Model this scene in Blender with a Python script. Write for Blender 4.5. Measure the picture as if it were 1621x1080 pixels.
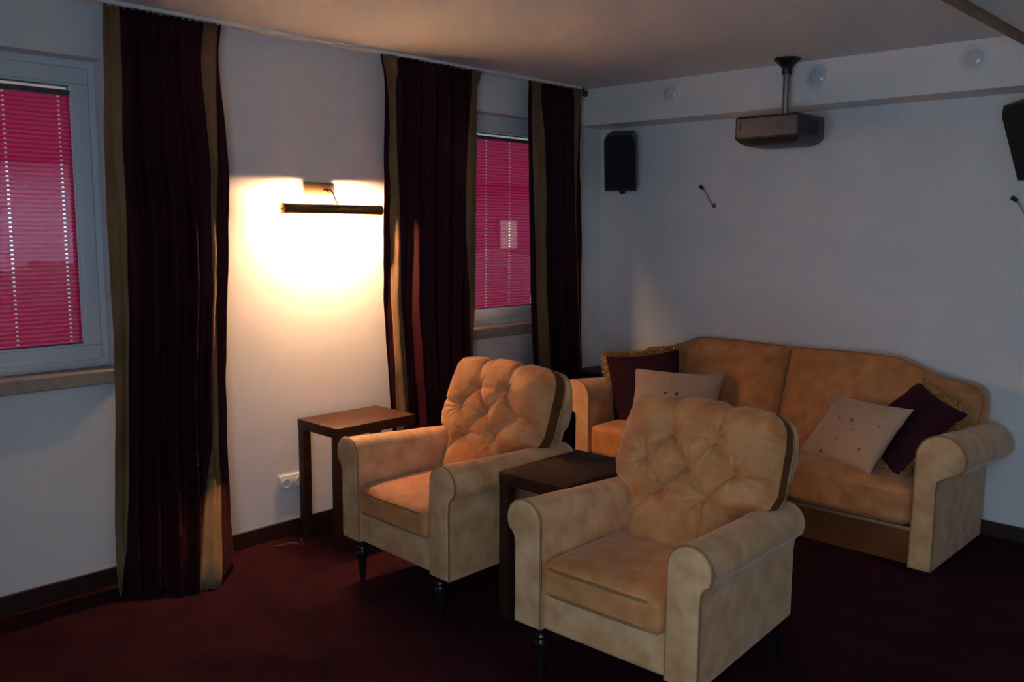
import bpy, bmesh, math, random
from mathutils import Vector, Matrix, noise
random.seed(7)
for o in list(bpy.data.objects): bpy.data.objects.remove(o)
scene = bpy.context.scene
COL = scene.collection
R = math.radians

# ------------------------------------------------------------------ camera
cam_d = bpy.data.cameras.new('camera'); cam = bpy.data.objects.new('camera', cam_d); COL.objects.link(cam)
CAM = Vector((3.9136, -5.0111, 1.5912)); YAW, PITCH, ROLL, FPX = -.7599, -.1269, .0063, 1415.1
fw = Vector((math.sin(YAW)*math.cos(PITCH), math.cos(YAW)*math.cos(PITCH), math.sin(PITCH)))
rt = fw.cross(Vector((0, 0, 1))).normalized(); up = rt.cross(fw)
r2 = rt*math.cos(ROLL) + up*math.sin(ROLL); u2 = up*math.cos(ROLL) - rt*math.sin(ROLL)
mw = Matrix((r2, u2, -fw)).transposed().to_4x4(); mw.translation = CAM
cam.matrix_world = mw
cam_d.sensor_fit = 'HORIZONTAL'; cam_d.sensor_width = 36; cam_d.lens = FPX/1621*36
cam_d.clip_start = .05
scene.camera = cam

# ------------------------------------------------------------------ view, sky, daylight
scene.view_settings.view_transform = 'Standard'; scene.view_settings.look = 'None'
scene.view_settings.exposure = 0; scene.view_settings.gamma = 1; scene.view_settings.use_curve_mapping = False
scene.cycles.sample_clamp_indirect = 80; scene.cycles.diffuse_bounces = 6
w = bpy.data.worlds.new('sky'); scene.world = w; w.use_nodes = True
bg = w.node_tree.nodes['Background']; bg.inputs[0].default_value = (.56, .77, 1, 1); bg.inputs[1].default_value = 5.2

def area(name, loc, direction, sx, sy, power, col):
    d = bpy.data.lights.new(name, 'AREA'); d.shape = 'RECTANGLE'; d.size = sx; d.size_y = sy; d.energy = power; d.color = col
    o = bpy.data.objects.new(name, d); COL.objects.link(o); o.location = loc
    o.rotation_euler = Vector(direction).to_track_quat('-Z', 'Y').to_euler()
    return o
# daylight enters through the window openings: portals guide the sky sampling there
for nm, loc, dr, sx, sy in (('portal_rear_window', (3.75, -5.73, 1.15), (0, 1, 0), 1.7, 1.8), ('portal_window', (-.24, -4.0, 1.62), (1, 0, 0), 1.2, 1.3), ('portal_window', (-.24, -1.06, 1.62), (1, 0, 0), 1.2, 1.3)):
    area(nm, loc, dr, sx, sy, 1, (1, 1, 1)).data.cycles.is_portal = True

LAMP_STRENGTH = 1950
LAMP_COLOR = (1, .57, .29)

# ------------------------------------------------------------------ materials
def mat(name, col, rough=.6, metal=0, spec=.5):
    m = bpy.data.materials.new(name); m.use_nodes = True
    b = m.node_tree.nodes['Principled BSDF']
    b.inputs['Base Color'].default_value = (*col, 1); b.inputs['Roughness'].default_value = rough
    b.inputs['Metallic'].default_value = metal; b.inputs['Specular IOR Level'].default_value = spec
    return m
def nodes(m): return m.node_tree.nodes, m.node_tree.links, m.node_tree.nodes['Principled BSDF']
def noisy(m, c1, c2, scale=8, detail=4, lo=.35, hi=.65, stretch=(1, 1, 1), bump=0, bscale=60, bdist=.002, coord='Object'):
    N, L, b = nodes(m)
    tc = N.new('ShaderNodeTexCoord'); mp = N.new('ShaderNodeMapping'); mp.inputs['Scale'].default_value = stretch
    L.new(tc.outputs[coord], mp.inputs['Vector'])
    n = N.new('ShaderNodeTexNoise'); n.inputs['Scale'].default_value = scale; n.inputs['Detail'].default_value = detail
    L.new(mp.outputs[0], n.inputs['Vector'])
    cr = N.new('ShaderNodeValToRGB'); cr.color_ramp.elements[0].position = lo; cr.color_ramp.elements[1].position = hi
    cr.color_ramp.elements[0].color = (*c1, 1); cr.color_ramp.elements[1].color = (*c2, 1)
    L.new(n.outputs[0], cr.inputs[0]); L.new(cr.outputs[0], b.inputs['Base Color'])
    if bump:
        n2 = N.new('ShaderNodeTexNoise'); n2.inputs['Scale'].default_value = bscale; n2.inputs['Detail'].default_value = 3
        L.new(mp.outputs[0], n2.inputs['Vector'])
        bp = N.new('ShaderNodeBump'); bp.inputs['Strength'].default_value = bump; bp.inputs['Distance'].default_value = bdist
        L.new(n2.outputs[0], bp.inputs['Height']); L.new(bp.outputs[0], b.inputs['Normal'])
    return m
def sheen(m, wgt, tint, rough=.4):
    b = m.node_tree.nodes['Principled BSDF']
    b.inputs['Sheen Weight'].default_value = wgt; b.inputs['Sheen Tint'].default_value = (*tint, 1); b.inputs['Sheen Roughness'].default_value = rough
    return m
P = {}
P['wall'] = noisy(mat('white_plaster', (.74, .72, .71), .9, spec=.2), (.73, .71, .70), (.77, .75, .74), 3, bump=.15, bscale=220, bdist=.001)
P['dark_wall'] = mat('bounce_cutting_dark', (.16, .08, .07), .9, spec=.2)  # dark tone put on the unseen front wall to cut bounced light
P['ceiling'] = mat('ceiling_paint', (.74, .71, .69), .95, spec=.1)
P['carpet'] = sheen(noisy(mat('burgundy_carpet', (.05, .01, .015), 1, spec=.05), (.016, .003, .0055), (.036, .007, .010), 5, 6, .35, .68, bump=.8, bscale=260, bdist=.006), .10, (.4, .12, .18), .5)
P['skirting'] = noisy(mat('dark_skirting', (.03, .01, .01), .45), (.022, .008, .008), (.034, .012, .010), 10, stretch=(1, 1, 6))
P['pvc'] = mat('white_window_plastic', (.70, .74, .78), .35)
P['gasket'] = mat('grey_gasket', (.08, .08, .09), .6)
P['sill'] = noisy(mat('beige_stone_sill', (.5, .4, .33), .45), (.30, .24, .20), (.38, .31, .26), 18, 5)
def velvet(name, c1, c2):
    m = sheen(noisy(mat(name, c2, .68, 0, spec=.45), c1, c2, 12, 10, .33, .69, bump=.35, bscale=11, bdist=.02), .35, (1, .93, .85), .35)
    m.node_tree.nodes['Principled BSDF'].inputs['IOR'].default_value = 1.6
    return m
P['velvet'] = velvet('gold_velvet_deep_tone', (.50, .170, .040), (.64, .29, .10))
P['velvet_pale_sheen'] = velvet('gold_velvet_sheen_tone', (.55, .26, .105), (.75, .45, .22))  # pale copy for arms and fronts: velvet sheen put into the colour
P['velvet_shaded'] = sheen(noisy(mat('gold_velvet_shaded', (.3, .13, .04), .7, 0, spec=.15), (.115, .040, .009), (.17, .062, .015), 5, 5), .06, (1, .8, .55), .35)  # boxing bands and sofa base: their shade is darkened into the velvet colour
P['piping'] = sheen(mat('piping_velvet', (.34, .19, .09), .5, .3, spec=.3), .1, (1, .85, .6), .3)
P['seam'] = mat('seam_thread', (.10, .055, .03), .9)
P['burgundy'] = sheen(noisy(mat('burgundy_taffeta', (.05, .006, .012), .65, spec=.10), (.020, .0022, .005), (.034, .004, .008), 3, 4, stretch=(1, 1, .15), bump=.3, bscale=5, bdist=.02), .04, (.8, .3, .3), .4)
P['gold_silk'] = sheen(noisy(mat('gold_silk', (.26, .15, .06), .6, spec=.2), (.13, .075, .033), (.21, .125, .055), 7, 5, stretch=(1, 1, .5), bump=.5, bscale=9, bdist=.02), .2, (1, .85, .6), .4)
P['purple_velvet'] = sheen(mat('burgundy_velvet', (.030, .004, .010), .8, spec=.2), .25, (.5, .15, .3), .35)
P['fringe'] = noisy(mat('gold_fringe', (.35, .16, .04), .6), (.26, .11, .025), (.60, .32, .09), 60)
P['wenge'] = noisy(mat('wenge_wood', (.05, .018, .010), .55, spec=.2), (.030, .011, .007), (.055, .019, .010), 14, 5, stretch=(6, .5, 6))
P['black_wood'] = mat('black_turned_wood', (.012, .009, .010), .22, spec=.6)
P['brass'] = noisy(mat('antique_brass', (.33, .2, .07), .32, 1), (.30, .18, .06), (.40, .26, .10), 30)
P['chrome'] = mat('polished_brass_plate', (.22, .14, .07), .35, .8)
P['black'] = mat('black_plastic', (.010, .010, .012), .45)
P['grille'] = mat('black_grille_cloth', (.006, .006, .008), .85)
P['proj_dark'] = mat('projector_charcoal', (.022, .019, .020), .4)
P['proj_grey'] = mat('projector_grey', (.17, .13, .11), .5)
P['metal'] = mat('grey_metal', (.28, .29, .31), .35, .9)
P['white_plastic'] = mat('white_plastic', (.72, .72, .72), .35)
P['wood'] = noisy(mat('oak_strip', (.22, .10, .04), .5), (.18, .08, .03), (.26, .12, .05), 12, stretch=(8, .6, 8))
P['tile_roof'] = mat('roof_tiles', (.10, .045, .035), .9)
P['dark_backing'] = mat('dark_backing_render', (.20, .15, .13), .9)
P['render'] = mat('house_render', (.8, .8, .8), .9)
P['hedge'] = noisy(mat('hedge_leaves', (.05, .08, .03), .9), (.10, .12, .08), (.18, .20, .14), 6)
P['lawn'] = noisy(mat('lawn', (.07, .09, .04), .95), (.05, .075, .03), (.09, .11, .05), 3)

def pillow_pattern():
    m = sheen(mat('gold_flowered_fabric', (.5, .32, .2), .75, spec=.2), .4, (1, .85, .7), .4)
    N, L, b = nodes(m)
    tc = N.new('ShaderNodeTexCoord')
    v = N.new('ShaderNodeTexVoronoi'); v.inputs['Scale'].default_value = 13; L.new(tc.outputs['Object'], v.inputs['Vector'])
    n = N.new('ShaderNodeTexNoise'); n.inputs['Scale'].default_value = 45; n.inputs['Detail'].default_value = 3; L.new(tc.outputs['Object'], n.inputs['Vector'])
    ad = N.new('ShaderNodeMath'); ad.operation = 'MULTIPLY_ADD'; ad.inputs[1].default_value = .25; L.new(n.outputs[0], ad.inputs[0]); L.new(v.outputs['Distance'], ad.inputs[2])
    cr = N.new('ShaderNodeValToRGB'); e = cr.color_ramp.elements
    e[0].position = .22; e[0].color = (.16, .085, .035, 1); e[1].position = .30; e[1].color = (.56, .37, .24, 1)
    L.new(ad.outputs[0], cr.inputs[0]); L.new(cr.outputs[0], b.inputs['Base Color'])
    return m
P['flowered'] = pillow_pattern()
def blind_mat():
    m = bpy.data.materials.new('crimson_blind_fabric'); m.use_nodes = True
    N, L = m.node_tree.nodes, m.node_tree.links; N.clear()
    out = N.new('ShaderNodeOutputMaterial')
    tr = N.new('ShaderNodeBsdfTranslucent'); tr.inputs[0].default_value = (.31, .002, .036, 1)
    df = N.new('ShaderNodeBsdfDiffuse'); df.inputs[0].default_value = (.22, .006, .026, 1)
    tp = N.new('ShaderNodeBsdfTransparent'); tp.inputs[0].default_value = (1, .85, .95, 1)
    n = N.new('ShaderNodeTexNoise'); n.inputs['Scale'].default_value = 60; tc = N.new('ShaderNodeTexCoord')
    mp = N.new('ShaderNodeMapping'); mp.inputs['Scale'].default_value = (1, 1, 6); L.new(tc.outputs['Object'], mp.inputs[0]); L.new(mp.outputs[0], n.inputs[0])
    mr = N.new('ShaderNodeMapRange'); mr.inputs[1].default_value = .3; mr.inputs[2].default_value = .7; mr.inputs[3].default_value = .015; mr.inputs[4].default_value = .11
    L.new(n.outputs[0], mr.inputs[0])
    a = N.new('ShaderNodeMixShader'); a.inputs[0].default_value = .35; L.new(tr.outputs[0], a.inputs[1]); L.new(df.outputs[0], a.inputs[2])
    c = N.new('ShaderNodeMixShader'); L.new(mr.outputs[0], c.inputs[0]); L.new(a.outputs[0], c.inputs[1]); L.new(tp.outputs[0], c.inputs[2])
    L.new(c.outputs[0], out.inputs[0]); return m
P['blind'] = blind_mat()
def glass_mat():
    m = bpy.data.materials.new('window_glass'); m.use_nodes = True
    N, L = m.node_tree.nodes, m.node_tree.links; N.clear()
    out = N.new('ShaderNodeOutputMaterial'); tp = N.new('ShaderNodeBsdfTransparent'); tp.inputs[0].default_value = (.94, .97, .96, 1)
    g = N.new('ShaderNodeBsdfGlossy'); g.inputs['Roughness'].default_value = .02
    x = N.new('ShaderNodeMixShader'); x.inputs[0].default_value = .05; L.new(tp.outputs[0], x.inputs[1]); L.new(g.outputs[0], x.inputs[2]); L.new(x.outputs[0], out.inputs[0])
    return m
P['glass'] = glass_mat()
P['lens'] = mat('clear_lens', (.62, .62, .64), .08, spec=.8)
def emit(name, col, s):
    m = bpy.data.materials.new(name); m.use_nodes = True; b = m.node_tree.nodes['Principled BSDF']
    b.inputs['Base Color'].default_value = (1, .9, .7, 1); b.inputs['Emission Color'].default_value = (*col, 1); b.inputs['Emission Strength'].default_value = s
    return m
P['yellow_glow'] = emit('added_yellow_glow', (1, .70, .25), .55)  # invented glow for the yellow patch behind the right blind
P['bulb'] = emit('lamp_tube_glow', LAMP_COLOR, LAMP_STRENGTH)

# ------------------------------------------------------------------ mesh helpers
def obj(name, bm, m, parent=None, smooth=None, loc=None):
    me = bpy.data.meshes.new(name)
    bmesh.ops.recalc_face_normals(bm, faces=bm.faces)
    bm.to_mesh(me); bm.free()
    if smooth is not None:
        me.shade_smooth(); me.set_sharp_from_angle(angle=R(smooth))
    me.materials.append(m)
    o = bpy.data.objects.new(name, me); COL.objects.link(o)
    if parent: o.parent = parent
    if loc: o.location = loc
    return o
def empty(name, loc=(0, 0, 0), rz=0, label=None, cat=None, group=None):
    o = bpy.data.objects.new(name, None); COL.objects.link(o); o.location = loc; o.rotation_euler = (0, 0, rz); o.empty_display_size = .1
    if label: tag(o, label, cat, group)
    return o
def tag(o, label, cat=None, group=None):
    o['label'] = label
    if cat: o['category'] = cat
    if group: o['group'] = group
    return o
def struct(o, label=None):
    o['kind'] = 'structure'
    if label: o['label'] = label
    return o
def relabel(root, label): root['label'] = label
def copy_tree(o, parent=None):
    c = o.copy(); COL.objects.link(c); c.parent = parent
    for ch in list(o.children): copy_tree(ch, c)
    return c
def box(bm, x0, x1, y0, y1, z0, z1, bev=0, seg=2):
    v = [bm.verts.new((x, y, z)) for x in (x0, x1) for y in (y0, y1) for z in (z0, z1)]
    f = [(0, 1, 3, 2), (4, 6, 7, 5), (0, 4, 5, 1), (2, 3, 7, 6), (0, 2, 6, 4), (1, 5, 7, 3)]
    fs = [bm.faces.new([v[i] for i in q]) for q in f]
    if bev:
        es = list({e for q in fs for e in q.edges})
        bmesh.ops.bevel(bm, geom=es, offset=bev, segments=seg, profile=.5, affect='EDGES')
    return bm
def B(*a, **k): return box(bmesh.new(), *a, **k)
def loft(bm, rings, close=True, caps=True):
    vs = [[bm.verts.new(p) for p in r] for r in rings]; n = len(vs[0])
    for a, b in zip(vs, vs[1:]):
        for i in range(n if close else n-1):
            j = (i+1) % n
            bm.faces.new((a[i], a[j], b[j], b[i]))
    if caps and close:
        bm.faces.new(vs[0]); bm.faces.new(vs[-1])
    return bm
def tube(bm, pts, r, n=8, closed=False, caps=True):
    pts = [Vector(p) for p in pts]; rings = []; N = len(pts); ref = None
    for i, p in enumerate(pts):
        a = pts[(i-1) % N] if (closed or i > 0) else p; b = pts[(i+1) % N] if (closed or i < N-1) else p
        t = (b-a).normalized()
        if ref is None: ref = t.orthogonal().normalized()
        ref = (ref - t*ref.dot(t)).normalized(); s = t.cross(ref)
        rr = r[i] if isinstance(r, (list, tuple)) else r
        rings.append([p + (ref*math.cos(k*2*math.pi/n) + s*math.sin(k*2*math.pi/n))*rr for k in range(n)])
    if closed: rings.append(rings[0][:])
    return loft(bm, rings, caps=caps and not closed)
def lathe(bm, prof, n=16, M=None):
    rings = [[Vector((r*math.cos(k*2*math.pi/n), r*math.sin(k*2*math.pi/n), z)) for k in range(n)] for r, z in prof]
    if M is not None: rings = [[M @ p for p in q] for q in rings]
    return loft(bm, rings)
def grid(bm, fn, nu, nv):
    g = [[bm.verts.new(fn(i/nu, j/nv)) for j in range(nv+1)] for i in range(nu+1)]
    for i in range(nu):
        for j in range(nv): bm.faces.new((g[i][j], g[i+1][j], g[i+1][j+1], g[i][j+1]))
    return g
def softbox(hx, hy, hz, r, crown=0, cuts=13, fn=None):
    """rounded cushion block centred at origin"""
    bm = bmesh.new(); n = cuts+1
    key = {}
    def V(p):
        k = tuple(round(c, 5) for c in p)
        if k not in key:
            q = [math.copysign(abs(c)**.62, c) for c in p]
            h = (hx, hy, hz); v = Vector((q[0]*hx, q[1]*hy, q[2]*hz))
            inn = Vector([max(-(h[i]-r), min(h[i]-r, v[i])) for i in range(3)]); d = v-inn
            if d.length > 1e-9: v = inn + d.normalized()*r
            v.z += crown*math.copysign(1, p[2])*(abs(p[2]))*(1-q[0]**4)*(1-q[1]**4)
            if fn: v = fn(v)
            key[k] = bm.verts.new(v)
        return key[k]
    for ax in range(3):
        for s in (-1, 1):
            for i in range(n):
                for j in range(n):
                    c = []
                    for a, b in ((i, j), (i+1, j), (i+1, j+1), (i, j+1)):
                        p = [0, 0, 0]; p[ax] = s; p[(ax+1) % 3] = -1+2*a/n; p[(ax+2) % 3] = -1+2*b/n; c.append(V(p))
                    bm.faces.new(c)
    return bm
def smooth01(t): t = max(0, min(1, t)); return t*t*(3-2*t)
def interp(x, xs, ys):
    if x <= xs[0]: return ys[0]
    for i in range(len(xs)-1):
        if x <= xs[i+1]:
            t = (x-xs[i])/(xs[i+1]-xs[i]); return ys[i]+(ys[i+1]-ys[i])*t
    return ys[-1]

# ------------------------------------------------------------------ room shell
XR, YF, ZC = 4.75, -5.55, 2.5
W1 = (-4.60, -3.393); W2 = (-1.66, -.455); ZS, ZT = .968, 2.278
struct(obj('floor', B(-.25, XR, YF, .2, -.1, 0), P['carpet']), 'dark burgundy cut pile carpet')
struct(obj('ceiling', B(-.25, XR, YF, .2, ZC, ZC+.1), P['ceiling']), 'smooth white ceiling lit by the wall lamp')
bm = bmesh.new()
for a, b in ((YF-.2, W1[0]), (W1[1], W2[0]), (W2[1], .2)): box(bm, -.25, 0, a, b, 0, ZC)
for a, b in (W1, W2): box(bm, -.25, 0, a, b, 0, ZS-.06); box(bm, -.25, 0, a, b, ZT, ZC)
struct(obj('wall_left', bm, P['wall']), 'white wall with two windows')
struct(obj('wall_back', B(0, XR, 0, .2, 0, ZC), P['wall']), 'white wall behind the sofa')
struct(obj('wall_right', B(XR, XR+.2, YF-.2, .2, 0, ZC), P['wall']))
bm = bmesh.new()
box(bm, -.0, 2.9, YF-.2, YF, 0, ZC); box(bm, 4.6, XR, YF-.2, YF, 0, ZC); box(bm, 2.9, 4.6, YF-.2, YF, 0, .25); box(bm, 2.9, 4.6, YF-.2, YF, 2.05, ZC)
struct(obj('wall_front', bm, P['dark_wall']))
struct(obj('trim_1', B(0, XR, -.2525, 0, 2.2632, ZC), P['wall']), 'white boxed soffit along the top of the wall behind the sofa')
struct(obj('baseboard_left', B(0, .014, YF, 0, 0, .08, bev=.003), P['skirting']))
struct(obj('baseboard_back', B(.014, XR, -.014, 0, 0, .08, bev=.003), P['skirting']))
struct(obj('trim_2', B(2.80, 4.75, YF, -.2525, 2.405, ZC), P['ceiling']), 'dropped ceiling panel on the right')
struct(obj('trim_3', B(2.755, 2.80, YF, -.2525, 2.385, ZC, bev=.004), P['wood']), 'brown wooden strip edging the dropped ceiling panel')

# ------------------------------------------------------------------ windows, sills, blinds
def window(i, y0, y1):
    root = struct(empty(f'window_{i}', (-.1, (y0+y1)/2, ZS)), 'white plastic window with a closed crimson pleated blind' if i == 1 else 'white plastic window between the two right curtains')
    h = (y1-y0)/2; H = ZT-ZS
    def ring(x0, x1, o, wd, bev, zo=0):
        bm = bmesh.new(); a = -h+o; b = h-o; c = o+zo; d = H-o
        box(bm, x0, x1, a, b, c, c+wd, bev); box(bm, x0, x1, a, b, d-wd, d, bev)
        box(bm, x0, x1, a, a+wd, c+wd, d-wd, bev); box(bm, x0, x1, b-wd, b, c+wd, d-wd, bev); return bm
    obj('window_frame', ring(-.07, .0, 0, .05, .004), P['pvc'], root, 30)
    s = obj('sash', ring(-.05, .018, .036, .065, .006), P['pvc'], root, 30)
    obj('glazing_bead', ring(-.02, .012, .096, .014, .004), P['pvc'], s, 30)
    obj('gasket', ring(-.03, -.004, .106, .008, 0), P['gasket'], s)
    obj('pane', B(-.03, -.024, -h+.1, h-.1, .1, H-.1), P['glass'], root)
    if i == 1:
        bm = bmesh.new(); lathe(bm, [(0, 0), (.006, 0), (.007, .03), (.006, .06), (0, .06)], 10, Matrix.Translation((.006, h-.035, .06)))
        obj('hinge', bm, P['white_plastic'], root, 40)
    return root
window(1, *W1); window(2, *W2)
for k, (a, b) in enumerate((W1, W2)):
    bm = box(bmesh.new(), -.1, .03, a-.04 if k == 0 else a, b+.04, ZS-.06, ZS, bev=.006)
    # the sill board overlaps the wall only in front of it
    bm.free(); bm = bmesh.new(); box(bm, -.11, 0, a, b, ZS-.06, ZS); box(bm, 0, .03, a-.04, b+.04, ZS-.06, ZS, bev=.006)
    o = struct(obj(f'trim_{4+k}', bm, P['sill']), 'beige window sill under the left window' if k == 0 else 'beige window sill under the right window')

def blind(yR, width, cols, label, loc_y):
    root = empty('pleated_blind', (-.104, yR, 1.084), 0, label, 'blind', 'crimson pleated window blinds')
    n = 56; H = 1.045; ph = H/n; hw = .005
    ys = sorted({0.0, width} | {c+s*hw for c in cols for s in (-1, 1)})
    holes = {(c-hw, c+hw) for c in cols}
    zs = []; 
    for k in range(n):
        z = k*ph; zs += [(z, 0), (z+ph*.36, .36*2), (z+ph*.5, 1), (z+ph*.64, .72)]
    zs.append((H, 0))
    bm = bmesh.new()
    g = [[bm.verts.new((.002+.008*d, -width+y, z)) for z, d in zs] for y in ys]
    for i in range(len(ys)-1):
        hol = any(abs(ys[i]-a) < 1e-6 for a, b in holes)
        for j in range(len(zs)-1):
            if hol and j % 4 in (1, 2): continue
            bm.faces.new((g[i][j], g[i+1][j], g[i+1][j+1], g[i][j+1]))
    obj('pleated_fabric', bm, P['blind'], root)
    obj('head_rail', B(-.004, .014, -width-.004, .006, H, H+.02, bev=.003), P['gasket'], root)
    obj('bottom_rail', B(-.004, .014, -width-.004, .006, -.016, .0, bev=.003), P['gasket'], root)
    return root
blind(W1[1]-.108, .985, [.985-.048-.212*k for k in range(5)], 'crimson pleated blind on the left window beside the tall curtain', 0)
blind(W2[1]-.108, .985, [.985-.048-.212*k for k in range(5)], 'crimson pleated blind on the right window between two curtains', 0)

# outside the windows
hr = empty('neighbour_house', (-12, 2, 0), 0, 'white rendered neighbouring house with a dark roof seen through the blinds', 'building')
obj('facade', B(-3, 0, -9, 7, -3, 2.75), P['render'], hr)
obj('added_dark_annex', B(-3, .1, 7, 17, -3, 2.9), P['dark_backing'], hr)  # dark block added to dim what shows through the right blind
lw = obj('window', B(.08, .13, 9.05, 9.85, .95, 1.85, bev=.01), P['dark_backing'], hr)  # made-up frame around the added glow
obj('pane', B(.13, .14, 9.15, 9.75, 1.05, 1.75), P['yellow_glow'], lw)  # invented glowing pane, added to tint the right blind yellow
bm = bmesh.new(); loft(bm, [[(-3.6, y, 2.6), (.7, y, 2.6), (-1.4, y, 5.4)] for y in (-9.6, 16.6)])
obj('roof', bm, P['tile_roof'], hr)
bm = bmesh.new()
g = grid(bm, lambda u, v: Vector((.35*math.sin(v*math.pi*2)+.15*noise.noise((u*40, v*6, 0)), -8+24*u, -.9+.9*(-math.cos(v*math.pi*2))*1.0+.3*noise.noise((u*30, v*5, 3)))), 60, 12)
tag(obj('hedge', bm, P['hedge'], None, 60, (-9.5, 1.5, 1.0)), 'dark green garden hedge in front of the neighbouring house', 'hedge')
struct(obj('ground_outside', B(-40, -.25, -25, 25, -.8, -.6), P['lawn']), 'lawn outside the windows')

# ------------------------------------------------------------------ curtains
def hdg(z): return smooth01((z-2.40)/.05)
def curtain(rows, mats, dx, folds, label, seed, x0=.115, am=1.0, slope=-.52, ztop=2.474, zmin=0.0):
    zs_r = [r[0] for r in rows][::-1]
    nb = len(rows[0][1])
    bnd = [[r[1][i] for r in rows][::-1] for i in range(nb)]
    cy = sum(rows[5][1])/nb
    root = empty('curtain', (x0, cy, 0), 0, label, 'curtain', 'floor length burgundy curtains with gold borders')
    rnd = random.Random(seed); ph = [rnd.uniform(0, 6.28) for _ in range(6)]
    nz = 64; zl = [zmin + (ztop-zmin)*(k/nz)**1.0 for k in range(nz+1)]
    for sgi in range(nb-1):
        nm, mt = mats[sgi]
        wd = abs(bnd[sgi+1][len(zs_r)//2]-bnd[sgi][len(zs_r)//2]); ns = max(6, int(wd/.006))
        def fn(u, v):
            z = zl[int(round(v*nz))]
            ya = interp(z, zs_r, bnd[sgi]); yb = interp(z, zs_r, bnd[sgi+1]); y = ya+(yb-ya)*u
            a = interp(z, zs_r, bnd[0]); b = interp(z, zs_r, bnd[-1]); s = (y-a)/(b-a)
            fl = smooth01((.45-z)/.45)
            d0 = dx[sgi]+(dx[sgi+1]-dx[sgi])*u; px = d0*fl
            amp = am*(.018+.020*smooth01((2.0-z)/1.6))*(1-hdg(z))+.009*hdg(z)
            for gi in range(nb-1):
                if mats[gi][1] == 'gold_silk':
                    g0 = interp(z, zs_r, bnd[gi]); g1 = interp(z, zs_r, bnd[gi+1])
                    amp *= .25+.75*smooth01(max(g0-y, y-g1, 0)/.04)
            q = s+.018*math.sin(z*2.1+ph[2])+.010*math.sin(z*5+ph[3])
            f = math.sin(2*math.pi*folds*q+ph[0])+.45*math.sin(2*math.pi*folds*1.9*q+ph[1]+z*.5)
            f = f*(1-hdg(z))+hdg(z)*math.sin(2*math.pi*folds*3.2*s)
            edge = min(1, min(s, 1-s)/.05)
            x = x0+amp*f*(.35+.65*edge)+px+.012*noise.noise((y*3, z*1.5, seed))+.004*noise.noise((y*14, z*9, seed))
            y += slope*px+.006*noise.noise((y*4, z*4, seed+9))*(1-hdg(z))
            if z > ztop-.03: z += .006*math.sin(s*folds*17)
            return Vector((x-x0, y-cy, z+(.004 if mt == 'gold_silk' else .002)))
        bm = bmesh.new(); grid(bm, fn, ns, nz)
        o = obj(nm, bm, P[mt], root, 80)
        sm = o.modifiers.new('thick', 'SOLIDIFY'); sm.thickness = .003; sm.offset = 0
    a, b = rows[0][1][0]+.02, rows[0][1][-1]-.02; n = max(5, int((b-a)/.055)); hk = None
    for k in range(n):
        y = a+(b-a)*k/(n-1)-cy
        if hk is None:
            bm = bmesh.new(); tube(bm, [(0, 0, 2.44), (-.012, 0, 2.468), (-.02, 0, 2.482)], .003, 5); hk = obj('hook', bm, P['black'], root); q = hk
        else: q = hk.copy(); COL.objects.link(q); q.parent = root
        q.location = (0, y, 0)
    return root
S, G = ('panel', 'burgundy'), ('border', 'gold_silk')
curtain([(2.46,[-3.431,-3.364,-2.995,-2.927,-2.915]),(2.38,[-3.434,-3.366,-3.009,-2.938,-2.929]),(2.30,[-3.437,-3.368,-3.016,-2.943,-2.932]),(2.10,[-3.446,-3.374,-3.003,-2.943,-2.914]),(1.80,[-3.457,-3.378,-2.994,-2.957,-2.904]),(1.50,[-3.457,-3.378,-2.998,-2.97,-2.913]),(1.20,[-3.456,-3.382,-3.005,-2.982,-2.933]),(0.90,[-3.458,-3.397,-3.014,-2.986,-2.953]),(0.60,[-3.476,-3.411,-3.032,-2.993,-2.959]),(0.40,[-3.484,-3.42,-3.064,-2.992,-2.956]),(0.20,[-3.493,-3.433,-3.094,-2.993,-2.952]),(0.10,[-3.494,-3.46,-3.107,-2.995,-2.949]),(0.0,[-3.486,-3.475,-3.122,-3.005,-2.951])],
        [G, S, G, S], [0, .05, .24, .27, .08], 6, 'tall burgundy curtain with gold borders left of the picture lamp', 3)
curtain([(2.46,[-2.018,-2.009,-1.904,-1.366,-1.285]),(2.38,[-1.998,-1.983,-1.915,-1.368,-1.325]),(2.30,[-1.99,-1.969,-1.92,-1.374,-1.325]),(2.10,[-1.998,-1.962,-1.92,-1.388,-1.325]),(1.80,[-2.009,-1.965,-1.914,-1.398,-1.324]),(1.50,[-2.015,-1.968,-1.904,-1.396,-1.327]),(1.20,[-2.004,-1.959,-1.887,-1.389,-1.336]),(0.90,[-1.984,-1.944,-1.865,-1.384,-1.351]),(0.60,[-1.966,-1.935,-1.843,-1.38,-1.359]),(0.0,[-1.95,-1.92,-1.82,-1.38,-1.359])],
        [S, G, S, G], [0, .02, .05, .04, .0], 6, 'burgundy curtain with gold borders just right of the picture lamp', 11, am=1.5)
curtain([(2.46,[-.879,-.851,-.764,-.458,-.382,-.378]),(2.30,[-.878,-.853,-.746,-.45,-.392,-.386]),(2.10,[-.874,-.848,-.729,-.441,-.398,-.380]),(1.80,[-.866,-.829,-.712,-.429,-.411,-.357]),(1.50,[-.862,-.807,-.712,-.412,-.402,-.345]),(1.20,[-.844,-.788,-.694,-.375,-.365,-.333]),(0.90,[-.818,-.772,-.671,-.345,-.338,-.322]),(0.60,[-.798,-.764,-.656,-.335,-.328,-.316]),(0.0,[-.798,-.764,-.656,-.335,-.328,-.316])],
        [S, G, S, G, S], [0, 0, .02, .03, .02, 0], 4, 'narrow burgundy curtain with gold borders nearest the room corner', 23)
cr = empty('curtain_rail', (.085, -1.9, 2.5), 0, 'white ceiling curtain rail with black end knob above the window wall', 'curtain rail')
obj('rail', B(-.03, .03, -4.0, 1.55, -.016, 0, bev=.002), P['white_plastic'], cr)
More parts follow.
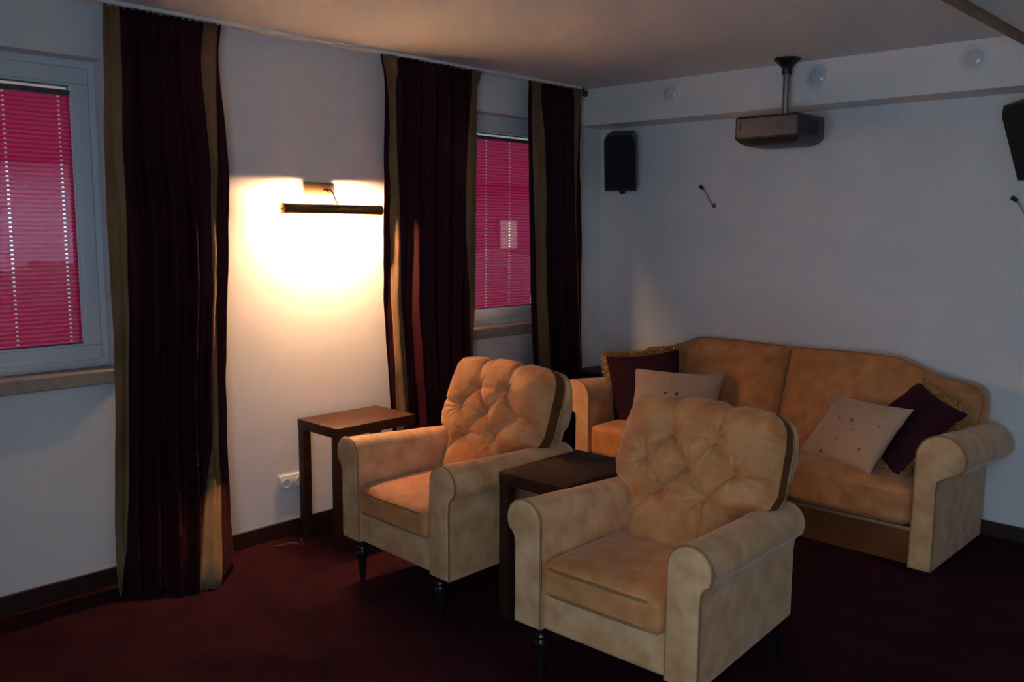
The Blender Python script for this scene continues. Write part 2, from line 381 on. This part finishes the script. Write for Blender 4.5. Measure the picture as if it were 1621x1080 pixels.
bm = bmesh.new(); lathe(bm, [(0, -.02), (.012, -.018), (.018, -.006), (.018, .006), (.012, .018), (0, .02)], 12, Matrix.Translation((.03, 1.565, -.04)))
lathe(bm, [(0, -.04), (.006, -.04), (.006, 0), (0, 0)], 8, Matrix.Translation((.03, 1.545, -.0)))
obj('end_knob', bm, P['black'], cr, 40)

# ------------------------------------------------------------------ picture lamp
def picture_lamp(loc, rz, label):
    lt = empty('picture_lamp', loc, rz, label, 'lamp')
    obj('wall_plate', B(.0, .018, -.10, .085, -.038, .036, bev=.004), P['chrome'], lt, 30)
    TX, TZ, TL0, TL1, TR = .12, -.1, -.285, .295, .026
    bm = bmesh.new(); tube(bm, [(.018, .03, -.005), (.05, .035, .0), (.075, .035, -.02), (.095, .035, -.055), (TX, .035, TZ+TR-.002)], .0055, 8)
    obj('swan_arm', bm, P['brass'], lt, 60)
    bm = bmesh.new(); lathe(bm, [(0, 0), (.014, 0), (.014, .012), (.009, .02), (0, .02)], 14, Matrix.Translation((.018, .03, -.005)) @ Matrix.Rotation(R(90), 4, 'Y'))
    obj('arm_joint', bm, P['brass'], lt, 40)
    # shade: open towards the wall and the floor
    A0, A1 = R(-66), R(142); na = 28
    sh = bmesh.new()
    ring = [(TR*math.cos(A0+(A1-A0)*k/na), TR*math.sin(A0+(A1-A0)*k/na)) for k in range(na+1)]
    ring += [((TR-.0015)*math.cos(A0+(A1-A0)*k/na), (TR-.0015)*math.sin(A0+(A1-A0)*k/na)) for k in range(na, -1, -1)]
    loft(sh, [[(TX+a, y, TZ+b) for a, b in ring] for y in (TL0, TL1)])
    so = obj('tube_shade', sh, P['brass'], lt, 40)
    for y, d in ((TL0, -1), (TL1, 1)):
        bm = bmesh.new(); lathe(bm, [(0, -.001), (TR+.002, -.001), (TR+.002, .006), (TR-.006, .010), (.006, .011), (.005, .016), (0, .016)], 24, Matrix.Translation((TX, y, TZ)) @ Matrix.Rotation(R(-90*d), 4, 'X'))
        obj('end_cap', bm, P['brass'], so, 40)
    bm = bmesh.new(); lathe(bm, [(0, 0), (.005, 0), (.005, .53), (0, .53)], 10, Matrix.Translation((TX-.002, TL0+.04, TZ-.002)) @ Matrix.Rotation(R(-90), 4, 'X'))
    obj('lamp_tube', bm, P['bulb'], lt, 60)
picture_lamp((0, -2.335, 1.773), 0, 'lit brass picture lamp with a long tubular shade on the window wall')

# ------------------------------------------------------------------ socket and cable
sk = empty('wall_socket', (0, -2.535, .28), 0, 'white double wall socket behind the table by the window wall', 'socket')
obj('plate', B(0, .010, -.08, .08, -.041, .041, bev=.003), P['white_plastic'], sk, 30)
for y in (-.04, .04):
    bm = bmesh.new(); lathe(bm, [(0, .0), (.024, .0), (.024, .003), (.020, .003), (.019, -.008), (0, -.008)], 20, Matrix.Translation((.0105, y, 0)) @ Matrix.Rotation(R(90), 4, 'Y'))
    obj('outlet', bm, P['white_plastic'], sk, 30)
cbm = bmesh.new(); tube(cbm, [(.10, -2.71, .004), (.14, -2.68, .012), (.175, -2.665, .03), (.20, -2.63, .02), (.19, -2.60, .006), (.15, -2.58, .004), (.10, -2.56, .004)], .003, 6)
tag(obj('loose_cable', cbm, P['gasket'], None, 60), 'thin grey loose cable end on the carpet by the socket', 'cable')

# ------------------------------------------------------------------ side tables
def table(loc, label, hx=.168, hy=.25):
    t = empty('side_table', loc, 0, label, 'table', 'dark wooden side tables')
    h = .615
    obj('table_top', B(-hx, hx, -hy, hy, h-.05, h, bev=.002), P['wenge'], t, 30)
    for sx in (-1, 1):
        for sy in (-1, 1):
            x = sx*(hx-.024); y = sy*(hy-.024)
            obj('leg', B(x-.0225, x+.0225, y-.0225, y+.0225, 0, h-.05, bev=.002), P['wenge'], t, 30)
    return t
table((.215, -2.275, 0), 'dark brown side table under the picture lamp by the window wall')
table((1.631, -2.255, 0), 'dark brown side table standing between the two armchairs')
table((.186, -.165, 0), 'small dark side table in the room corner beside the sofa', .170, .14)

# ------------------------------------------------------------------ upholstery
def arm_profile(xi, xo, xc, zc, r, zb, n=22, neck=None):
    pts = [(xi, zb), (xi, zc*.55+zb*.45)]
    a0, a1 = R(180), R(-14)
    for k in range(n+1):
        a = a0+(a1-a0)*k/n; pts.append((xc+r*math.cos(a), zc+r*math.sin(a)))
    nz = zc-r*.70 if neck is None else neck
    ex, ez = pts[-1]
    pts += [(ex*.75+xo*.25+.004, ez*.62+nz*.38-.004), (ex*.35+xo*.65+.003, ez*.25+nz*.75-.003), (xo+.004, nz-.012), (xo, nz-.05), (xo, (zb+nz)/2), (xo, zb)]
    pts[1] = (xc-r if abs(xc-r-xi) < .03 else xi, zc-.02)
    return pts
def arm_parts(root, side, prof, y0, y1, panel_gap, zdrop, mt='velvet_pale_sheen', splay=(0, 0)):
    """y0 = front, y1 = rear"""
    bm = bmesh.new(); ny = 10; rings = []
    for k in range(ny+1):
        t = k/ny; y = y0+.010+(y1-y0-.010)*t
        rings.append([(side*(x+splay[0]*(1-t)+splay[1]*t), y, z-(zdrop*t if z > .4 else 0)+.004*noise.noise((x*4, y*6, z*4+side))*(z > .3)) for x, z in prof])
    loft(bm, rings)
    a = obj('arm', bm, P[mt], root, 40)
    prof = [(x+splay[0], z) for x, z in prof]
    cx = sum(p[0] for p in prof)/len(prof); cz = sum(p[1] for p in prof)/len(prof)
    ins = [(x+(cx-x)*.04, z+(cz-z)*.02) for x, z in prof]; ins2 = [(x+(cx-x)*.12, z+(cz-z)*.05) for x, z in prof]
    bm = bmesh.new(); loft(bm, [[(side*x, y0+.010, z) for x, z in ins], [(side*x, y0+.003, z) for x, z in ins], [(side*x, y0, z) for x, z in ins2]])
    obj('arm_panel', bm, P[mt], a, 35)
    bm = bmesh.new(); tube(bm, [(side*x, y0+.009, z) for x, z in prof], .0038, 6)
    obj('piping', bm, P['piping'], a, 60)
    return a

BUT = [(-.088, .445), (.088, .445), (-.176, .34), (0, .34), (.176, .34), (-.088, .235), (.088, .235)]
SEG = [(0, 2), (0, 3), (1, 3), (1, 4), (2, 5), (3, 5), (3, 6), (4, 6)]
SEGP = [(BUT[a], BUT[b], 1.0) for a, b in SEG] + [(BUT[0], BUT[1], .35), (BUT[5], BUT[6], .5),
        (BUT[0], (-.105, .58), .6), (BUT[1], (.105, .58), .6), (BUT[2], (-.34, .37), .6), (BUT[4], (.34, .36), .6),
        (BUT[5], (-.215, .10), .75), (BUT[6], (.11, .02), .6), (BUT[6], (.215, .12), .45), (BUT[2], (-.33, .31), .35), (BUT[4], (.33, .30), .35)]
def seg_d(p, a, b):
    ax, ay = a; bx, by = b; dx, dy = bx-ax, by-ay; t = max(0, min(1, ((p[0]-ax)*dx+(p[1]-ay)*dy)/(dx*dx+dy*dy)))
    return math.hypot(p[0]-ax-t*dx, p[1]-ay-t*dy), t
LB = .59
def back_w(s):
    # half width along the back cushion: narrow between the arms, wider above them
    w0 = interp(s, [0, .19, .215, .25, .30, .47, .53, .565, .59], [.222, .226, .245, .310, .328, .322, .312, .288, .250])
    return w0
def tuft_h(x, s):
    e = min((back_w(s)-abs(x)), (LB-s)); eb = s
    edge = (1-math.exp(-max(e, 0)/.035)); edge *= (1-.7*math.exp(-max(eb, 0)/.03))
    h = .088*edge
    cut = 0
    for a, b, k in SEGP:
        d, t = seg_d((x, s), a, b)
        inner = k == 1.0
        dep = .054*k*(1-(.30 if inner else 0)*math.sin(math.pi*t))*(1 if inner else (1-t)**.6)
        cut = max(cut, dep*math.exp(-d/.015))
    for bx, by in BUT:
        d = math.hypot(x-bx, s-by); cut = max(cut, .070*math.exp(-d/.024))
        ang = math.atan2(s-by, x-bx)
        h += .0036*math.sin(ang*11+bx*40)*math.exp(-((d-.035)/.022)**2)
    g = math.exp(-max(e, 0)/.03)*smooth01((s-.05)/.1)*smooth01(e/.016)
    h += .0042*g*math.sin((s if abs(x) > back_w(s)*.75 else x)*190+3*noise.noise((x*9, s*9, 1)))
    if s < .2: h += .004*math.sin(x*70+2*s*30)*smooth01((.2-s)/.1)*.5*smooth01(s/.06)*(1 if x > -.03 else .3)
    return h-cut*edge+.003*noise.noise((x*12, s*12, 4))
def armchair(loc, label, rz=0):
    root = empty('armchair', loc, rz, label, 'armchair', 'gold velvet button back armchairs')
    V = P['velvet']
    # base and arms
    obj('base', softbox(.245, .355, .072, .012, fn=lambda v: v+Vector((0, -.01, .268))), P['velvet_pale_sheen'], root, 60)
    prof = arm_profile(.234, .346, .310, .574, .074, .195)
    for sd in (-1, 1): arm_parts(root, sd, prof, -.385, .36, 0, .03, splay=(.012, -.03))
    # seat cushion with piped edges
    st = obj('seat_cushion', softbox(.236, .262, .062, .030, .018, fn=lambda v: v+Vector((0, -.135, .392))), V, root, 60)
    for z in (.434, .346):
        pts = []
        for k in range(40):
            a = 2*math.pi*k/40; c, s = math.cos(a), math.sin(a)
            pts.append((.232*math.copysign(abs(c)**.22, c), -.137+.262*math.copysign(abs(s)**.22, s), z+(.003 if z > .4 else 0)))
        bm = bmesh.new(); tube(bm, pts, .0042, 6, closed=True); obj('piping', bm, P['piping'], st, 60)
    # back shell
    def shell_ring(z, hw, yf, yr, r=.03):
        pts = []
        for cx, cy, a0 in ((hw-r, yr-r, 0), (-hw+r, yr-r, 90), (-hw+r, yf+r, 180), (hw-r, yf+r, 270)):
            for k in range(6): a = R(a0+90*k/5); pts.append((cx+r*math.cos(a), cy+r*math.sin(a), z))
        return pts
    rings = [shell_ring(.195, .23, .16, .372), shell_ring(.40, .245, .18, .378), shell_ring(.58, .255, .21, .382), shell_ring(.655, .27, .235, .388), shell_ring(.69, .296, .245, .392),
             shell_ring(.76, .314, .28, .394), shell_ring(.85, .310, .315, .398), shell_ring(.89, .298, .33, .396), shell_ring(.912, .274, .34, .390), shell_ring(.92, .24, .348, .382, .015)]
    bm = bmesh.new(); loft(bm, rings); obj('back_shell', bm, P['velvet_pale_sheen'], root, 50)
    # button tufted back cushion
    O = Vector((0, .075, .40)); T = Vector((0, .205, .515)).normalized(); Nn = Vector((0, -T.z, T.y))
    def P3(x, s, h): return O + Vector((x, 0, 0)) + T*s + Nn*h
    bm = bmesh.new(); NU, NV = 130, 120
    def fn(u, v):
        s = v*LB; uu = u*2-1; wv = back_w(s)
        return P3(uu*wv, s + (.012*(1-uu*uu) - .014*math.exp(-((abs(uu*wv)-.105)/.022)**2))*smooth01((v-.82)/.18), tuft_h(uu*wv, s))
    g = grid(bm, fn, NU, NV)
    bc = obj('back_cushion', bm, V, root, 70)
    loop = [(0, j) for j in range(NV)] + [(i, NV) for i in range(NU)] + [(NU, j) for j in range(NV, 0, -1)]
    fr = [fn(i/NU, j/NV) for i, j in loop]
    dep = .075
    bm = bmesh.new(); mid = [p - Nn*dep*.5 + (p-P3(0, .3, 0))*.012 for p in fr]; rear = [P3((i/NU*2-1)*back_w(j/NV*LB), j/NV*LB + (.004*(1-(i/NU*2-1)**2) if j == NV else 0), .012) - Nn*dep for i, j in loop]; mid = [(a+b)*.5 for a, b in zip(fr, rear)]
    loft(bm, [fr, mid, rear], close=False); obj('boxing_band', bm, P['velvet_shaded'], bc, 50)
    bm = bmesh.new(); tube(bm, [p for k, p in enumerate(rear) if k % 3 == 0], .0042, 6); obj('piping', bm, P['piping'], bc, 60)
    for x, s in BUT:
        bm = bmesh.new(); M = Matrix.Translation(P3(x, s, tuft_h(x, s)-.001)) @ Nn.to_track_quat('Z', 'Y').to_matrix().to_4x4()
        lathe(bm, [(0, 0), (.009, 0), (.010, .004), (.007, .008), (0, .009)], 12, M); obj('button', bm, V, bc, 60)
    # legs
    prof = [(0, 0), (.011, 0), (.013, .008), (.010, .02), (.012, .03), (.016, .06), (.021, .11), (.024, .135), (.018, .142), (.017, .150), (.023, .156), (.023, .163), (.018, .17), (.024, .178), (.026, .196), (0, .196)]
    for sx in (-1, 1):
        bm = bmesh.new(); lathe(bm, prof, 18, Matrix.Translation((sx*.268, -.345, 0))); obj('leg', bm, P['black_wood'], root, 40)
        bm = bmesh.new(); loft(bm, [[(sx*.262+a*k, .33+b*k+o, z) for a, b in ((-1, -1), (1, -1), (1, 1), (-1, 1))] for k, o, z in ((.017, .02, 0), (.022, 0, .196))])
        obj('leg', bm, P['black_wood'], root)
    return root
armchair((1.064, -2.338, 0), 'gold velvet button back armchair near the window wall beside the curtain', R(-2.75)).scale = (1.03, 1.006, 1.02)
armchair((2.192, -2.412, 0), 'gold velvet button back armchair nearest the viewer in front of the sofa', R(1.2)).scale = (1.032, .985, .998)

# ------------------------------------------------------------------ sofa
def sofa(loc):
    root = empty('sofa', loc, 0, 'long gold velvet camelback sofa with rolled arms against the wall', 'sofa')
    V = P['velvet']; D = .80
    prof = arm_profile(.955, 1.055, 1.070, .556, .109, .02, 26, .462)
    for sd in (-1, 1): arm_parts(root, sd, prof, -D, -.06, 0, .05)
    obj('base', B(-.955, .955, -.755, -.08, .02, .205, bev=.008), P['velvet_shaded'], root, 40)
    obj('front_strip', B(-.955, .955, -.768, -.755, .185, .203, bev=.003), P['piping'], root, 40)
    for s in (-1, 1):
        c = obj('seat_cushion', softbox(.474, .285, .094, .035, .016, fn=lambda v: v+Vector((s*.477, -.515, .307))), V, root, 60)
    # back frame with a camelback top line
    def top(x):
        a = abs(x); return interp(a, [0, .40, .58, .64, .74, .84, .98, 1.03, 1.05], [.885, .890, .887, .877, .835, .805, .785, .772, .74])
    bm = bmesh.new(); n = 60
    rings = []
    for k in range(n+1):
        x = -1.05+2.10*k/n; t = top(x)-.02
        rings.append([(x, -.03, .02), (x, -.20, .02), (x, -.20, .4), (x, -.13, t-.02), (x, -.11, t), (x, -.06, t), (x, -.035, t-.025)])
    loft(bm, rings); obj('back_frame', bm, V, root, 45)
    # two back cushions
    for s in (-1, 1):
        bm = bmesh.new(); NU, NV = 70, 40
        def fn(u, v):
            a = .006+u*1.040; x = a*s; tz = top(a)+.022*smooth01((1-u)/.05+.2)*smooth01(u/.02+.3); zb = .36
            if a > .95: pass
            z = zb+(tz-zb)*v
            lean = -.31+.19*v
            e = min(u*1.048, (1-u)*1.048, (1-v)*.5)
            bul = .085*(1-math.exp(-max(e, 0)/.045))
            g = math.exp(-e/.05)
            wr = .0042*g*math.sin((v*24 if u < .12 or u > .88 else u*40)+2*noise.noise((u*5, v*8, s)))
            wr += .006*math.exp(-((v-.30-.25*u)/.05)**2)*math.exp(-u/.12)*-1
            return Vector((x, lean-bul+wr+.004*noise.noise((x*5, z*7, 2)), z))
        grid(bm, fn, NU, NV)
        loop = [(0, j) for j in range(NV)] + [(i, NV) for i in range(NU)] + [(NU, j) for j in range(NV, -1, -1)]
        fr = [fn(i/NU, j/NV) for i, j in loop]
        c = obj('back_cushion', bm, V, root, 70)
        bm = bmesh.new(); loft(bm, [fr, [p+Vector((0, .05, 0)) for p in fr], [Vector((p.x, max(p.y+.10, -.14), p.z-.006)) for p in fr]], close=False)
        obj('boxing_band', bm, V, c, 50)
        bm = bmesh.new(); tube(bm, [p+Vector((0, -.002, .002)) for k, p in enumerate(fr) if k % 2 == 0], .0042, 6); obj('piping', bm, P['piping'], c, 60)
    for sx in (-1, 1):
        for y in (-.755, -.1):
            bm = bmesh.new(); box(bm, sx*1.0-.045, sx*1.0+.045, y-.035, y+.035, 0, .02, bev=.004); obj('foot', bm, P['black_wood'], root)
    return root
sofa((1.535, -.02, 0))

# ------------------------------------------------------------------ cushions on the sofa
def pillow(name, a, b, T, m, seed, label, M, fringe=False, group=None):
    root = empty(name, (0, 0, 0), 0, label, 'cushion', group); root.matrix_world = M
    n = 28; bm = bmesh.new()
    def pos(u, v, sd):
        x = a*u*(1-.09*(1-v*v)*u*u); z = b*v*(1-.09*(1-u*u)*v*v)
        t = T*(max(0, 1-u*u)*max(0, 1-v*v))**.42
        wk = .010*noise.noise((u*2.3, v*2.3, seed+sd))*(1-u*u*v*v)+.004*noise.noise((u*6, v*6, seed))
        return Vector((x, sd*(t+wk*min(1, t/.03)), z))
    vs = {}
    for sd in (-1, 1):
        for i in range(n+1):
            for j in range(n+1):
                u = math.sin((i/n-.5)*math.pi); v = math.sin((j/n-.5)*math.pi)
                e = i in (0, n) or j in (0, n); k = (i, j, 0 if e else sd)
                if k not in vs: vs[k] = bm.verts.new(pos(u, v, 0 if e else sd))
        for i in range(n):
            for j in range(n):
                q = []
                for c in ((i, j), (i+1, j), (i+1, j+1), (i, j+1)):
                    e = c[0] in (0, n) or c[1] in (0, n); q.append(vs[(c[0], c[1], 0 if e else sd)])
                bm.faces.new(q)
    obj('cover', bm, P[m], root, 80)
    per = []
    for k in range(240):
        t = k/240*4; sdn = int(t); f = (t-sdn)*2-1
        u, v = ((f, -1), (1, f), (-f, 1), (-1, -f))[sdn]; per.append((pos(u, v, 0), (u, v)))
    if fringe:
        bm = bmesh.new(); rnd = random.Random(seed)
        for p, (u, v) in per:
            for _ in range(5):
                d = Vector((u if abs(u) > .97 else u*.25, 0, v if abs(v) > .97 else v*.25)).normalized()
                d += Vector((rnd.uniform(-.4, .4), rnd.uniform(-.6, .6), rnd.uniform(-.4, .4)-.15)); d.normalize()
                p0 = p+Vector((rnd.uniform(-.004, .004), rnd.uniform(-.005, .005), rnd.uniform(-.004, .004))); L = rnd.uniform(.028, .055)
                sd = d.orthogonal().normalized()*.0028; s2 = d.cross(sd)
                p1 = p0+d*L*.6; p2 = p0+d*L+Vector((0, 0, -.006))
                r0 = [bm.verts.new(p0+q) for q in (sd, -sd*.5+s2*.8, -sd*.5-s2*.8)]; r1 = [bm.verts.new(p1+q) for q in (sd, -sd*.5+s2*.8, -sd*.5-s2*.8)]; tip = bm.verts.new(p2)
                for i in range(3):
                    j = (i+1) % 3; bm.faces.new((r0[i], r0[j], r1[j], r1[i])); bm.faces.new((r1[i], r1[j], tip))
        o = obj('fringe', bm, P['fringe'], root); o['kind'] = 'stuff'
    else:
        bm = bmesh.new(); tube(bm, [p for p, _ in per], .003, 5, closed=True); obj('piping', bm, P['flowered'], root, 60)
    return root
def MX(loc, yaw, lean, roll=0):
    return Matrix.Translation(loc) @ Matrix.Rotation(R(yaw), 4, 'Z') @ Matrix.Rotation(R(lean), 4, 'X') @ Matrix.Rotation(R(roll), 4, 'Y')
gf, gp = 'burgundy fringed cushions on the sofa', 'gold flowered cushions on the sofa'
pillow('fringed_cushion', .235, .235, .075, 'purple_velvet', 5, 'burgundy cushion with gold fringe leaning at the left end of the sofa', MX((.77, -.50, .595), 19, -4, -9), True, gf)
pillow('flowered_cushion', .275, .185, .075, 'flowered', 8, 'pale gold flowered cushion at the left end of the sofa', MX((1.005, -.535, .568), 18, -22, 0), False, gp)
pillow('flowered_cushion', .255, .20, .07, 'flowered', 14, 'pale gold flowered cushion lying tilted at the right end of the sofa', MX((2.08, -.52, .552), -25, -42, -2), False, gp)
pillow('fringed_cushion', .225, .225, .06, 'purple_velvet', 19, 'burgundy cushion with gold fringe tucked against the right sofa arm', MX((2.318, -.425, .60), -29, -42, 16), True, gf)

# ------------------------------------------------------------------ projector on its ceiling mount
pj = empty('projector', (1.56, -.45, 2.5), 0, 'dark grey projector hanging from a ceiling pole before the soffit', 'projector')
bm = bmesh.new()
hx, y0, y1 = .185, -.15, .15
def rr(hx_, ya, yb, z, r=.02):
    pts = []
    for cx, cy, a0 in ((hx_-r, yb-r, 0), (-hx_+r, yb-r, 90), (-hx_+r, ya+r, 180), (hx_-r, ya+r, 270)):
        for k in range(5): a = R(a0+90*k/4); pts.append((cx+r*math.cos(a), cy+r*math.sin(a), z))
    return pts
loft(bm, [rr(.13, -.09, .12, -.470), rr(.165, -.13, .14, -.455), rr(hx, y0, y1, -.432, .012), rr(hx, y0, y1, -.322, .012), rr(hx-.006, y0+.006, y1-.006, -.314)])
bd = obj('body', bm, P['proj_dark'], pj, 35)
pn = obj('front_panel', B(-.172, .172, -.156, -.149, -.424, -.326, bev=.003), P['proj_grey'], pj, 30)
bm = bmesh.new(); lathe(bm, [(0, 0), (.022, 0), (.022, .004), (.016, .006), (.012, .002), (0, .001)], 20, Matrix.Translation((.085, -.156, -.37)) @ Matrix.Rotation(R(90), 4, 'X'))
obj('lens_cap', bm, P['proj_grey'], pn, 40)
obj('sensor', B(-.150, -.144, -.159, -.155, -.385, -.345, bev=.001), P['black'], pn)
for k in range(7): obj('vent_slot', B(.1845, .187, -.09+k*.025, -.078+k*.025, -.415, -.34), P['black'], bd)
obj('mount_plate', B(-.06, .06, -.04, .10, -.314, -.300, bev=.003), P['black'], pj)
bm = bmesh.new(); lathe(bm, [(0, -.30), (.019, -.30), (.019, -.02), (0, -.02)], 20, Matrix.Translation((0, .055, 0))); obj('pole', bm, P['metal'], pj, 40)
bm = bmesh.new()
lathe(bm, [(0, -.085), (.026, -.085), (.028, -.05), (.045, -.03), (.07, -.008), (.07, 0), (0, 0)], 24, Matrix.Translation((0, .055, 0)))
obj('ceiling_bracket', bm, P['black'], pj, 40)

# ------------------------------------------------------------------ soffit spotlights
for x, lb in ((.722, 'round unlit spotlight in the soffit above the left speaker'), (1.666, 'round unlit spotlight in the soffit just right of the projector pole'), (2.456, 'round unlit spotlight in the soffit nearest the wooden ceiling strip')):
    s = empty('soffit_spotlight', (x, -.2525, 2.412), 0, lb, 'spotlight', 'round spotlights in the soffit')
    Rm = Matrix.Rotation(R(90), 4, 'X')
    bm = bmesh.new(); lathe(bm, [(0, 0), (.066, 0), (.066, .004), (.060, .009), (.052, .009), (.049, .003), (0, .002)], 32, Rm); obj('trim_ring', bm, P['white_plastic'], s, 30)
    bm = bmesh.new(); lathe(bm, [(0, .002), (.044, .002), (.044, .008), (.036, .014), (.022, .018), (.008, .0195), (0, .0198)], 32, Rm); obj('glass_lens', bm, P['lens'], s, 50)
    bm = bmesh.new(); lathe(bm, [(0, .019), (.012, .019), (.010, .024), (0, .025)], 16, Rm); obj('lens_boss', bm, P['lens'], s, 50)

# ------------------------------------------------------------------ loudspeakers
def speaker(loc, yaw, tilt, label, sx=1.0):
    s = empty('wall_speaker', loc, 0, label, 'speaker', 'black wall speakers'); s.rotation_euler = (R(tilt), 0, R(yaw))
    w_, d_, h_ = .105*sx, .085*sx, .185*sx
    bm = bmesh.new()
    pr = [(-w_, -h_), (w_, -h_), (w_, h_-.04), (w_-.025, h_), (-w_+.025, h_), (-w_, h_-.04)]
    loft(bm, [[(x, -d_, z) for x, z in pr], [(x*.86, d_, z) for x, z in pr]]); obj('cabinet', bm, P['black'], s, 20)
    bm = bmesh.new(); pr2 = [(x*.93, z*.96) for x, z in pr]
    loft(bm, [[(x, -d_, z) for x, z in pr2], [(x*.97, -d_-.010, z*.98) for x, z in pr2]]); obj('grille', bm, P['grille'], s, 20)
    br = bmesh.new(); lathe(br, [(0, -h_-.032), (.018, -h_-.030), (.024, -h_-.012), (.03, -h_), (0, -h_)], 16); obj('swivel_knob', br, P['black'], s, 40)
    return s
speaker((.300, -.165, 2.028), 28, 12, 'black wall speaker hanging in the left corner below the soffit')
speaker((2.755, -.20, 2.03), -38, 20, 'black wall speaker cut by the right edge of the picture', 1.0)
for nm, (x, z), lab in (('speaker_bracket', (.235, 2.02), 'black wall bracket behind the left speaker'), ('speaker_bracket', (2.77, 2.0), 'black wall bracket behind the right speaker')):
    b = empty(nm, (x, 0, z), 0, lab, 'bracket', 'speaker wall brackets')
    obj('wall_plate', B(-.03, .03, -.008, 0, -.04, .04, bev=.002), P['black'], b)
    bm = bmesh.new(); tube(bm, [(0, -.008, 0), (0, -.05, 0), (-.005, -.085, .01)], .010, 8); obj('arm', bm, P['black'], b, 50)

# ------------------------------------------------------------------ cable ends hanging from the wall
for (x, z), lab in (((.905, 1.733), 'short black cable with plug sticking out of the wall left of the projector'), ((2.69, 1.63), 'short cable sticking out of the wall under the right speaker')):
    c = empty('wall_cable', (x, 0, z), 0, lab, 'cable', 'cable ends on the wall behind the sofa')
    bm = bmesh.new(); lathe(bm, [(0, 0), (.016, 0), (.016, .004), (.010, .006), (0, .006)], 14, Matrix.Rotation(R(90), 4, 'X')); obj('grommet', bm, P['metal'], c, 40)
    bm = bmesh.new(); tube(bm, [(0, -.004, 0), (-.004, -.025, .012), (-.018, -.040, .042), (-.032, -.05, .075), (-.048, -.055, .100), (-.06, -.055, .112)], .0035, 6); obj('wire', bm, P['metal'], c, 60)
    bm = bmesh.new(); tube(bm, [(-.050, -.055, .104), (-.075, -.056, .122)], [.009, .011], 8); obj('plug', bm, P['black'], c, 40)
